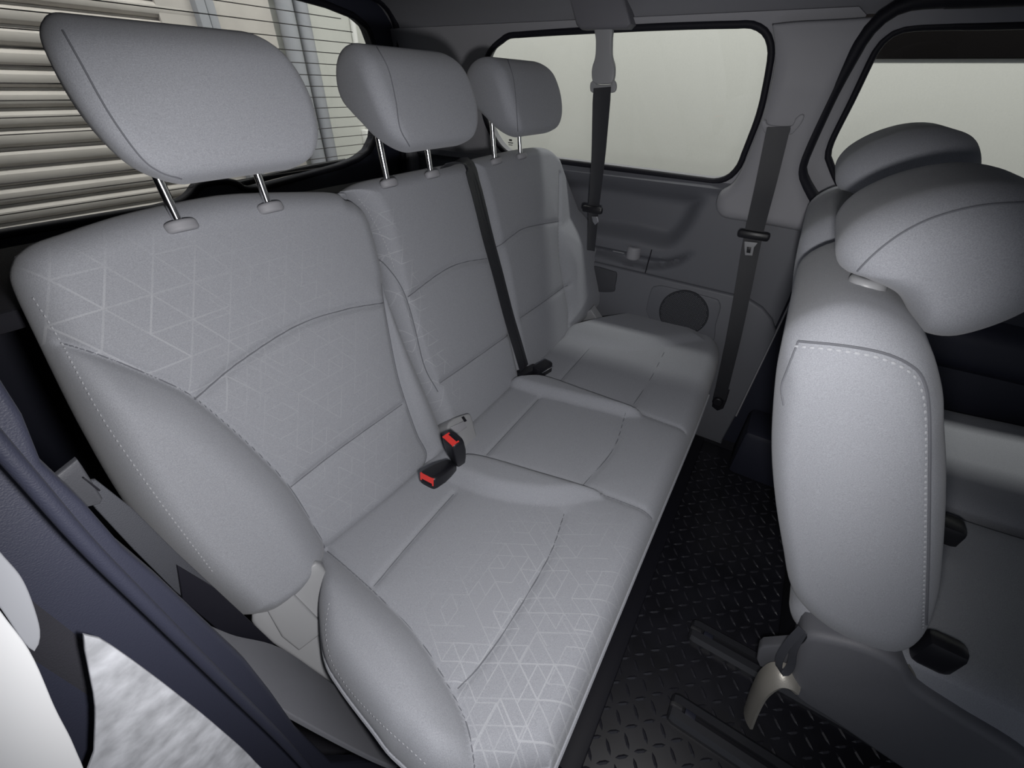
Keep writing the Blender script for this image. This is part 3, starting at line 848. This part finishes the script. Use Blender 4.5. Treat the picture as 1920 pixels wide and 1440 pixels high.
# bracket cover between the near and the middle seat
q0 = hit((868, 815), [ct_tree] + back_trees)[0]
PK = Plane(q0 + np.array([0, -.010, .020]), (1, 0, 0), (0, .62, .78))
br = [(838, 800), (848, 786), (868, 778), (880, 776), (886, 790), (893, 815), (905, 832), (900, 848), (884, 858), (862, 850), (842, 832)]
hb = prism('hinge_bracket', PK, cr(PK.uvs(br), 60, True), -.045, .004, 'trim_light', bench, bev=.006)
sub(prism('bracket_step', PK, PK.uvs([(841, 802), (866, 790), (872, 802), (855, 814), (848, 812)]), .002, .009, 'trim', bench, bev=.003), hb)
sub(prism('bracket_slot', PK, PK.uvs([(863, 783), (867, 781), (873, 790), (869, 792)]), .003, .0060, 'black', bench, bev=.0005), hb)
# recliner cover at the far end
q1 = onx((1098, 600), 1.33)
PF = Plane(q1, (0, -1, 0), (-.2, 0, 1))
prism('recliner_cover', PF, PF.uvs([(1058, 628), (1080, 595), (1108, 580), (1130, 612), (1120, 640), (1070, 640)]), -.03, .003, 'trim_light', bench, bev=.005)
box('bench_frame', (.70, .28, .16), (1.14, .34, .28), 'black', bench, bev=.02)
# parcel shelf edge behind the bench
tag(box('parcel_shelf', (.68, .99, .83), (1.36, .34, .03), 'carpet', bev=.01), 'blue black luggage cover behind the rear bench backrests', 'luggage cover')

# ================================================================== SECOND ROW
XF = .54
SP = [(-.050, .865), (-.052, .82), (-.068, .755), (-.095, .67), (-.132, .58), (-.175, .49), (-.205, .43), (-.235, .395), (-.280, .370), (-.330, .366), (-.372, .385), (-.380, .44), (-.356, .53), (-.314, .63), (-.270, .725), (-.236, .79), (-.212, .835), (-.176, .880), (-.130, .902), (-.085, .900)]
SHP = [(-.076, .926), (-.064, .950), (-.073, .980), (-.104, 1.008), (-.148, 1.027), (-.194, 1.030), (-.236, 1.014), (-.262, .968), (-.252, .915), (-.217, .874), (-.185, .868), (-.165, .885), (-.140, .908), (-.100, .920)]
def second_row(x0, x1, label, dz=0.0):
    xc = (x0 + x1) / 2
    t = thing('second_row_seat', label, 'car seat', (xc, -.45, 0), 'second row seats')
    bk = puffy('backrest', (0, dz * .5, dz), (0, 1, 0), (0, 0, 1), (1, 0, 0), SP, x0, x1, .055, 'fabric', t, bulge=.008, n=110, mid=8)
    h = puffy('headrest', (0, dz * .5, dz * 1.4), (0, 1, 0), (0, 0, 1), (1, 0, 0), SHP, xc - .135, xc + .135, .055, 'fabric', t, bulge=.012, n=90)
    for s in (-1, 1):
        sub(tube('post', [(xc + s * .062, -.118, .88), (xc + s * .062, -.125, .95)], .006, 'chrome', h, n=12), h)
        puffy('post_guide', (xc + s * .062, -.118, .898), (1, 0, 0), (0, 1, 0), (0, .25, .97), circ((0, 0), .021, 20), -.012, .014, .009, 'trim_light', t)
    cpf = [(-.26, .31), (-.26, .385), (-.34, .405), (-.55, .415), (-.75, .43), (-.83, .41), (-.85, .35), (-.80, .29), (-.5, .28)]
    c = puffy('seat_cushion', (0, 0, 0), (0, 1, 0), (0, 0, 1), (1, 0, 0), cpf, x0 + .02, x1 + .01, .05, 'fabric', t, bulge=.004, n=80)
    box('seat_frame', (xc + .04, -.52, .20), (x1 - x0 - .16, .46, .18), 'black', t, bev=.02)
    return t, bk, h
s1, bk1, h1 = second_row(XF, .93, 'nearer grey cloth second-row seat seen from its side with stitched bolster and steel lever')
s2, bk2, h2 = second_row(.955, 1.375, 'farther second-row seat half hidden behind the nearer one beside the sliding door window', .018)
tr1 = [bvh(bk1)]
sb_px = [(1497, 640), (1580, 648), (1655, 662), (1705, 684), (1730, 712), (1741, 770), (1742, 900), (1740, 1050), (1736, 1170)]
sp3 = [hit(p, tr1, .0006) for p in cr(sb_px, 60)]
tube('seam', [q[0] for q in sp3 if q is not None], .0016, 'seam', s1, n=6, k=90)
stitches('stitching', [(x - 7, y + 9) for x, y in sb_px], tr1, s1, step=.0085, r=.0014)
sp4 = [hit(p, tr1, .0004) for p in cr([(1497, 640), (1478, 690), (1466, 725), (1470, 760)], 30)]
tube('seam', [q[0] for q in sp4 if q is not None], .0012, 'seam', s1, n=6, k=30)

# recliner shield, lever and fittings of the nearer seat
PR = Plane((XF + .002, -.3, .2), (0, -1, 0), (0, 0, 1))
rs = PR.uvs([(1496, 1200), (1512, 1188), (1560, 1196), (1625, 1214), (1690, 1246), (1722, 1290), (1800, 1342), (1930, 1425), (2000, 1520), (1850, 1540), (1690, 1440), (1560, 1352), (1486, 1300), (1486, 1240)])
prism('recliner_shield', PR, cr(rs, 90, True), -.06, .004, 'shield', s1, bev=.014)
PR2 = Plane((XF + .03, -.3, .2), (0, -1, 0), (0, 0, 1))
prism('hinge_plate', PR2, PR2.uvs([(1422, 1218), (1430, 1212), (1492, 1208), (1500, 1290), (1470, 1262), (1424, 1250), (1418, 1236)]), -.02, .0, 'shield', s1, bev=.004)
lev = [onx(p, x) for p, x in (((1494, 1280), .545), ((1478, 1268), .54), ((1455, 1266), .535), ((1432, 1283), .53), ((1416, 1312), .53), ((1403, 1346), .53))]
ribbon('slide_lever', lev, (.80, .40, .35), .040, 'lever', s1, th=.005, k=40, curl=-.005)
loop = [onx(p, .53) for p in ((1503, 1180), (1480, 1205), (1462, 1235), (1462, 1258), (1474, 1260), (1484, 1245), (1489, 1215), (1506, 1184))]
ribbon('pull_strap', loop, (.25, .55, .3), .012, 'webbing_grey', s1, th=.002, k=40)
tube('strap_ring', [onx(p, .535) for p in ((1500, 1182), (1510, 1190), (1506, 1200), (1496, 1208))], .003, 'chrome', s1, n=8, k=16)
# dark buckle stalks on the far flank of the nearer seat
for name, px, c in (('buckle_stalk', (1756, 996), (.88, -.47, .415)), ('buckle_stalk', (1758, 1222), (.60, -.425, .43))):
    q = onx(px, XF + .035 if px[1] > 1100 else .86)
    box(name, q, (.034, .05, .062) if px[1] > 1100 else (.05, .06, .075), 'black', s1, bev=.012)
tube('recliner_rod', [onx(p, XF + .02) for p in ((1700, 1243), (1712, 1262), (1722, 1290))], .004, 'steel', s1, n=8, k=10)
tube('recliner_rod', [onx(p, XF + .05) for p in ((1732, 1244), (1744, 1252), (1750, 1262))], .006, 'chrome', s1, n=8, k=10)
hs = [hit(p, [bvh(h1)], .0003) for p in cr([(1590, 534), (1610, 506), (1650, 467), (1700, 432), (1760, 405), (1840, 386), (1925, 380)], 50)]
sub(tube('seam', [q[0] for q in hs if q is not None], .0012, 'seam', h1, n=6, k=60), h1)

# ================================================================== FLOOR MAT AND RAILS
mt = thing('floor_mat', 'black rubber tread-plate floor mat in front of the rear bench', 'floor mat', (.85, -.5, 0))
box('mat_base', (.82, -.62, .004), (1.14, 1.30, .008), 'mat', mt, bev=.002)
V, Fs = [], []
pt_ = .029
for i in range(37):
    for j in range(28):
        x, y = .275 + i * pt_, -.02 - j * pt_
        a = math.radians(38 if (i + j) % 2 else -52) + random.uniform(-.03, .03)
        ca, sa = math.cos(a), math.sin(a); b0 = len(V)
        for lx, ly, lz in ((-.015, 0, 0), (-.006, .0036, 0), (.006, .0036, 0), (.015, 0, 0), (.006, -.0036, 0), (-.006, -.0036, 0), (-.007, 0, .0030), (.007, 0, .0030)):
            V.append((x + lx * ca - ly * sa, y + lx * sa + ly * ca, .0078 + lz))
        Fs += [(b0, b0 + 5, b0 + 6), (b0 + 5, b0 + 4, b0 + 7, b0 + 6), (b0 + 4, b0 + 3, b0 + 7), (b0 + 3, b0 + 2, b0 + 7), (b0 + 2, b0 + 1, b0 + 6, b0 + 7), (b0 + 1, b0, b0 + 6)]
mesh('raised_tread', V, Fs, 'tread', mt, kind='stuff', smooth=False)
box('mat_border', (.82, .005, .012), (1.14, .045, .012), 'rubber', mt, bev=.004)
for x, lab in ((.655, 'black slotted seat rail on the mat nearer the second-row seats'), (.470, 'black slotted seat rail on the mat closer to the door opening')):
    t = thing('seat_rail', lab, 'rail', (x, -.45, 0), 'seat rails')
    prs = [(-.030, .008), (-.030, .020), (-.022, .030), (-.006, .031), (-.006, .018), (.006, .018), (.006, .031), (.022, .030), (.030, .020), (.030, .008)]
    rg = []
    for y, k in ((-.135, .70), (-.139, .90), (-.148, 1), (-.90, 1)):
        rg.append(np.array([(x + a * k, y, .008 + (b2 - .008) * k) for a, b2 in prs]))
    V, Fs = rings_mesh(rg); mesh('rail_channel', V, Fs, 'rail', t, sharp=30)
    box('rail_slot', (x, -.53, .0195), (.011, .74, .004), 'black', t, bev=0)
    box('rail_stop', (x, -.175, .026), (.014, .022, .008), 'navy', t, bev=.002)

# ================================================================== SEAT BELTS
# belt lying down the bench between the middle and the far backrest
t = thing('seat_belt', 'black belt lying down the bench backrest between middle and far seats', 'seat belt', (.84, .58, .4))
cpx = [(876, 308), (890, 345), (903, 395), (915, 445), (934, 515), (954, 592), (970, 645), (983, 690)]
bp = [PB.pt(p, FT + .008) for p in cpx]
pts = [np.array([.846, .730, .90]), np.array([.846, .715, .935])] + bp
ribbon('webbing', pts, (1, .08, 0), .050, 'webbing', t, k=80, curl=.0008)
e = bp[-1]
for k in (-.012, 0.0, .012):
    ribbon('woven_rib', [p + np.array([k, -.0016, .0008]) for p in pts[2:]], (1, .08, 0), .004, 'webbing', t, k=60, th=.0008)
bx = e + np.array([.0, -.012, -.012])
rotb = Matrix.Rotation(math.radians(-18), 3, 'Z')
box('tongue_bar', bx, (.072, .030, .026), 'black', t, bev=.006, rot=rotb)
box('tongue_plate', bx + np.array([.012, -.030, -.012]), (.022, .030, .003), 'chrome', t, bev=.001, rot=rotb)
ribbon('webbing', [bx + np.array([-.005, .0, -.008]), bx + np.array([-.022, .014, -.030]), bx + np.array([-.030, .03, -.05])], (1, .3, 0), .046, 'webbing', t, k=14)
t = thing('seat_buckle', 'black buckle without red lying beside the belt tongue in the bench crease', 'buckle', (.92, .46, .4))
q = hit((1010, 702), [ct_tree] + back_trees)[0]
box('buckle_body', q + np.array([.010, -.006, .016]), (.058, .030, .034), 'black', t, bev=.005, rot=Matrix.Rotation(math.radians(-12), 3, 'Z'))
box('button_edge', q + np.array([.010, -.0225, .020]), (.050, .003, .003), 'chrome', t, bev=.001, rot=Matrix.Rotation(math.radians(-12), 3, 'Z'))

def buckle(label, base, tip, up, L=.072, w=.043, th=.031):
    t = thing('seat_buckle', label, 'buckle', tuple(base), 'red button buckles')
    base = np.array(base); ax = np.array(tip) - base; ax /= np.linalg.norm(ax)
    up = np.array(up, float); up -= ax * (up @ ax); up /= np.linalg.norm(up); sd = np.cross(up, ax)
    def ring(k, sw, st, dz=0):
        o = []
        for a in np.linspace(0, 2 * np.pi, 28, endpoint=False):
            c, s_ = math.cos(a), math.sin(a)
            x = abs(c) ** .45 * (1 if c >= 0 else -1) * w / 2 * sw; y = abs(s_) ** .45 * (1 if s_ >= 0 else -1) * th / 2 * st
            o.append(base + ax * k + sd * x + up * (y + dz))
        return np.array(o)
    V, Fs = rings_mesh([ring(-.004, .45, .5), ring(0, .62, .7), ring(.018, .82, .9), ring(.040, 1, 1), ring(L - .008, 1, 1), ring(L - .002, .95, .94), ring(L, .86, .84)])
    b_ = mesh('buckle_body', V, Fs, 'black', t, sharp=40)
    def plate(nm, x0, x1, y0, y1, z0, z1, mat):
        P8 = [base + ax * (L + z) + sd * x + up * y for z in (z0, z1) for x, y in ((x0, y0), (x1, y0), (x1, y1), (x0, y1))]
        mesh(nm, P8, [(0, 1, 2, 3), (4, 5, 6, 7), (0, 1, 5, 4), (1, 2, 6, 5), (2, 3, 7, 6), (3, 0, 4, 7)], mat, t, smooth=False)
    plate('release_button', -.0175, .0175, .0005, .0125, -.004, .0016, 'red')
    plate('release_button', -.0175, -.0145, -.004, .002, -.004, .0014, 'red')
    plate('release_button', .0145, .0175, -.004, .002, -.004, .0014, 'red')
    plate('tongue_slot', -.012, .012, -.0065, -.0025, -.004, .0006, 'rubber')
    return t
qa = hit((852, 868), [ct_tree, bvh(hb)] + back_trees)[0]
ta = CAM + (np.array(qa) - CAM) * .93
ua = onz((849, 832), 0) ; 
tip_a = CAM + ray((850, 828)) / np.linalg.norm(ray((850, 828))) * (np.linalg.norm(qa - CAM) - .060)
buckle('black buckle with red button standing upright against the grey bracket', qa + np.array([0, -.012, .012]), tip_a, (-.9, .25, .0))
qb = hit((846, 878), [ct_tree] + back_trees)[0] + np.array([-.004, -.006, .016]); qc = CAM + ray((805, 899)) / np.linalg.norm(ray((805, 899))) * (np.linalg.norm(qb - CAM) - .040)
buckle('black buckle with red button lying on the near cushion at the crease', qb, qc, (0, .1, 1))

# belt hanging from the roof in front of the far rear window
t = thing('seat_belt', 'belt with grey plastic sleeve hanging from the roof before the rear side window', 'seat belt', (1.32, .57, 1.2))
PX1 = Plane((1.318, 0, 0), (0, 1, 0), (0, 0, 1)); U1 = PX1.uvs
prism('retractor_cover', Plane((1.31, 0, 0), (0, 1, 0), (0, 0, 1)), Plane((1.31, 0, 0), (0, 1, 0), (0, 0, 1)).uvs([(1068, -12), (1083, 48), (1092, 56), (1178, 54), (1186, 46), (1170, -12)]), -.04, .012, 'retractor', t, bev=.008)
prism('belt_sleeve', PX1, cr(U1([(1117, 50), (1118, 75), (1117, 105), (1111, 128), (1111, 148), (1118, 157), (1145, 157), (1152, 146), (1153, 125), (1148, 103), (1148, 75), (1147, 50)]), 60, True), -.006, .006, 'trim_light', t, bev=.004)
prism('guide_loop', PX1, cr(U1([(1108, 155), (1114, 151), (1120, 158), (1145, 158), (1149, 150), (1155, 155), (1155, 168), (1147, 174), (1113, 174), (1107, 167)]), 40, True), -.004, .004, 'trim_light', t, bev=.003)
wp = [onx(p, 1.312) for p in ((1129, 164), (1126, 220), (1122, 290), (1117, 350), (1113, 395), (1111, 430), (1108, 470))]
ribbon('webbing', wp, (0, 1, 0), [.050, .050, .052, .048, .044, .032, .026], 'webbing', t, k=60, curl=.001)
q = onx((1111, 393), 1.302)
box('tongue_bar', q, (.018, .066, .020), 'black', t, bev=.006)
prism('tongue_plate', PX1, U1([(1113, 404), (1124, 404), (1126, 414), (1119, 420), (1115, 414)]), .012, .015, 'chrome', t, bev=.001)

# belt on the pillar by the sliding door
t = thing('seat_belt', 'black belt running down the grey pillar between the side windows to the floor', 'seat belt', (1.36, .05, 1.0))
bxs = [1.328, 1.350, 1.376, 1.384, 1.386, 1.386, 1.388]
pp = [onx(p, x) for p, x in zip(((1460, 238), (1437, 340), (1413, 440), (1394, 540), (1374, 640), (1356, 718), (1349, 748)), bxs)]
ribbon('webbing', pp, (0, 1, .06), [.050, .050, .050, .049, .048, .046, .040], 'webbing', t, k=70, curl=.0008)
PX2 = Plane((1.340, 0, 1.03), (0, 1, 0), (-.235, 0, 1))
prism('escutcheon', PX2, cr(PX2.uvs([(1428, 228), (1436, 226), (1442, 234), (1482, 236), (1492, 222), (1503, 214), (1508, 218), (1502, 232), (1490, 246), (1480, 252), (1440, 250), (1432, 246)]), 60, True), -.012, .003, 'trim', t, bev=.003)
prism('belt_slot', PX2, PX2.uvs([(1441, 237), (1483, 239), (1481, 248), (1440, 246)]), .002, .0062, 'black', t, bev=.001)
q = onx((1413, 441), 1.372)
box('tongue_bar', q, (.020, .082, .022), 'black', t, bev=.007)
PX3 = Plane((1.372, 0, 0), (0, 1, 0), (0, 0, 1))
tp = PX3.uvs([(1396, 452), (1421, 455), (1414, 464), (1411, 479), (1397, 478), (1396, 465)])
prism('tongue_plate', PX3, tp, .0, .003, 'trim_light', t, bev=.001)
prism('tongue_hole', PX3, PX3.uvs([(1401, 462), (1409, 463), (1407, 474), (1400, 473)]), .002, .0045, 'black', t, bev=.0005)
q = onx((1346, 752), 1.385)
puffy('anchor_bolt', q, (0, 1, 0), (0, 0, 1), (-1, 0, 0), circ((0, 0), .017, 18), -.004, .012, .005, 'black', t)
prism('anchor_plate', Plane((1.39, 0, 0), (0, 1, 0), (0, 0, 1)), Plane((1.39, 0, 0), (0, 1, 0), (0, 0, 1)).uvs([(1341, 728), (1368, 732), (1362, 752), (1356, 766), (1345, 770), (1335, 762), (1337, 745)]), -.004, .002, 'black', t, bev=.002)

# belt at the near end of the bench with its tongue plate
t = thing('seat_belt', 'dusty grey belt with plastic tongue beside the near end of the bench', 'seat belt', (.0, .45, .8))
PN = Plane((0, .44, .7), (1, 0, 0), (0, 0, 1)); UN = lambda ps: PN.uvs(ps)
nl_ = [PN.pt(p, .0) for p in ((165, 925), (235, 990), (310, 1060), (390, 1128), (440, 1170))]
prism('webbing', PN, UN([(140, 905), (180, 900), (250, 955), (330, 1035), (400, 1100), (470, 1165), (430, 1195), (330, 1110), (250, 1030), (180, 955)]), -.003, .0, 'webbing_grey', t, bev=.001)
prism('dark_lower_strip', PN, UN([(330, 1058), (400, 1100), (470, 1165), (513, 1206), (465, 1221), (420, 1190), (340, 1122)]), -.003, .003, 'rubber', t, bev=.001)  # black strip along the lower length of the belt
prism('tongue_plate', PN, UN([(91, 892), (104, 888), (142, 858), (152, 872), (190, 932), (185, 942), (160, 948), (115, 902), (100, 902)]), -.002, .004, 'dim_plastic', t, bev=.002)
prism('tongue_slot', PN, UN([(149, 890), (152, 889), (182, 912), (180, 915)]), .005, .0075, 'black', t, bev=.0003)

# ================================================================== REAR JAMB OF THE NEAR DOOR OPENING
PJ = Plane((0, .30, .8), (1, 0, 0), (0, 0, 1)); UJ = lambda ps: PJ.uvs(ps)
prism('jamb_trim', PJ, [(-.15, .44), (-.035, .44)] + UJ([(0, 700), (60, 796), (95, 885), (172, 958), (248, 1045), (322, 1108), (400, 1182), (475, 1252), (522, 1312), (567, 1377), (633, 1442)]) + [(.075, -.78), (-.15, -.78)], -.03, -.012, 'navy', nl, bev=.004)
box('quarter_body', (-.13, .86, .45), (.08, 1.06, 1.65), 'body', nl, bev=.02)
PJ2 = Plane((0, .29, .8), (1, 0, 0), (0, 0, 1)); U2 = PJ2.uvs
prism('body_panel', PJ2, cr(U2([(-90, 1010), (0, 1145), (60, 1228), (105, 1330), (140, 1400), (165, 1480), (150, 1600), (-150, 1600), (-150, 1100)]), 70, True), -.003, .0, 'body', nl, bev=.001)
prism('jamb_panel', PJ2, cr(U2([(-90, 920), (0, 1035), (45, 1090), (72, 1160), (77, 1200), (60, 1222), (0, 1140), (-90, 1010)]), 50, True), -.003, -.0008, 'pipe', nl, bev=.001)
tube('jamb_seal', [PJ2.pt(p, -.001) for p in ((-40, 790), (60, 905), (170, 1030), (300, 1160), (430, 1290), (540, 1400), (620, 1490))], .0042, 'navy', nl, n=12, k=50)
prism('sill_panel', PJ2, cr(U2([(158, 1192), (190, 1200), (250, 1240), (330, 1300), (410, 1365), (480, 1430), (540, 1510), (180, 1530), (178, 1420), (180, 1330), (168, 1260)]), 70, True), -.003, -.0006, 'dirty', nl, bev=.001)
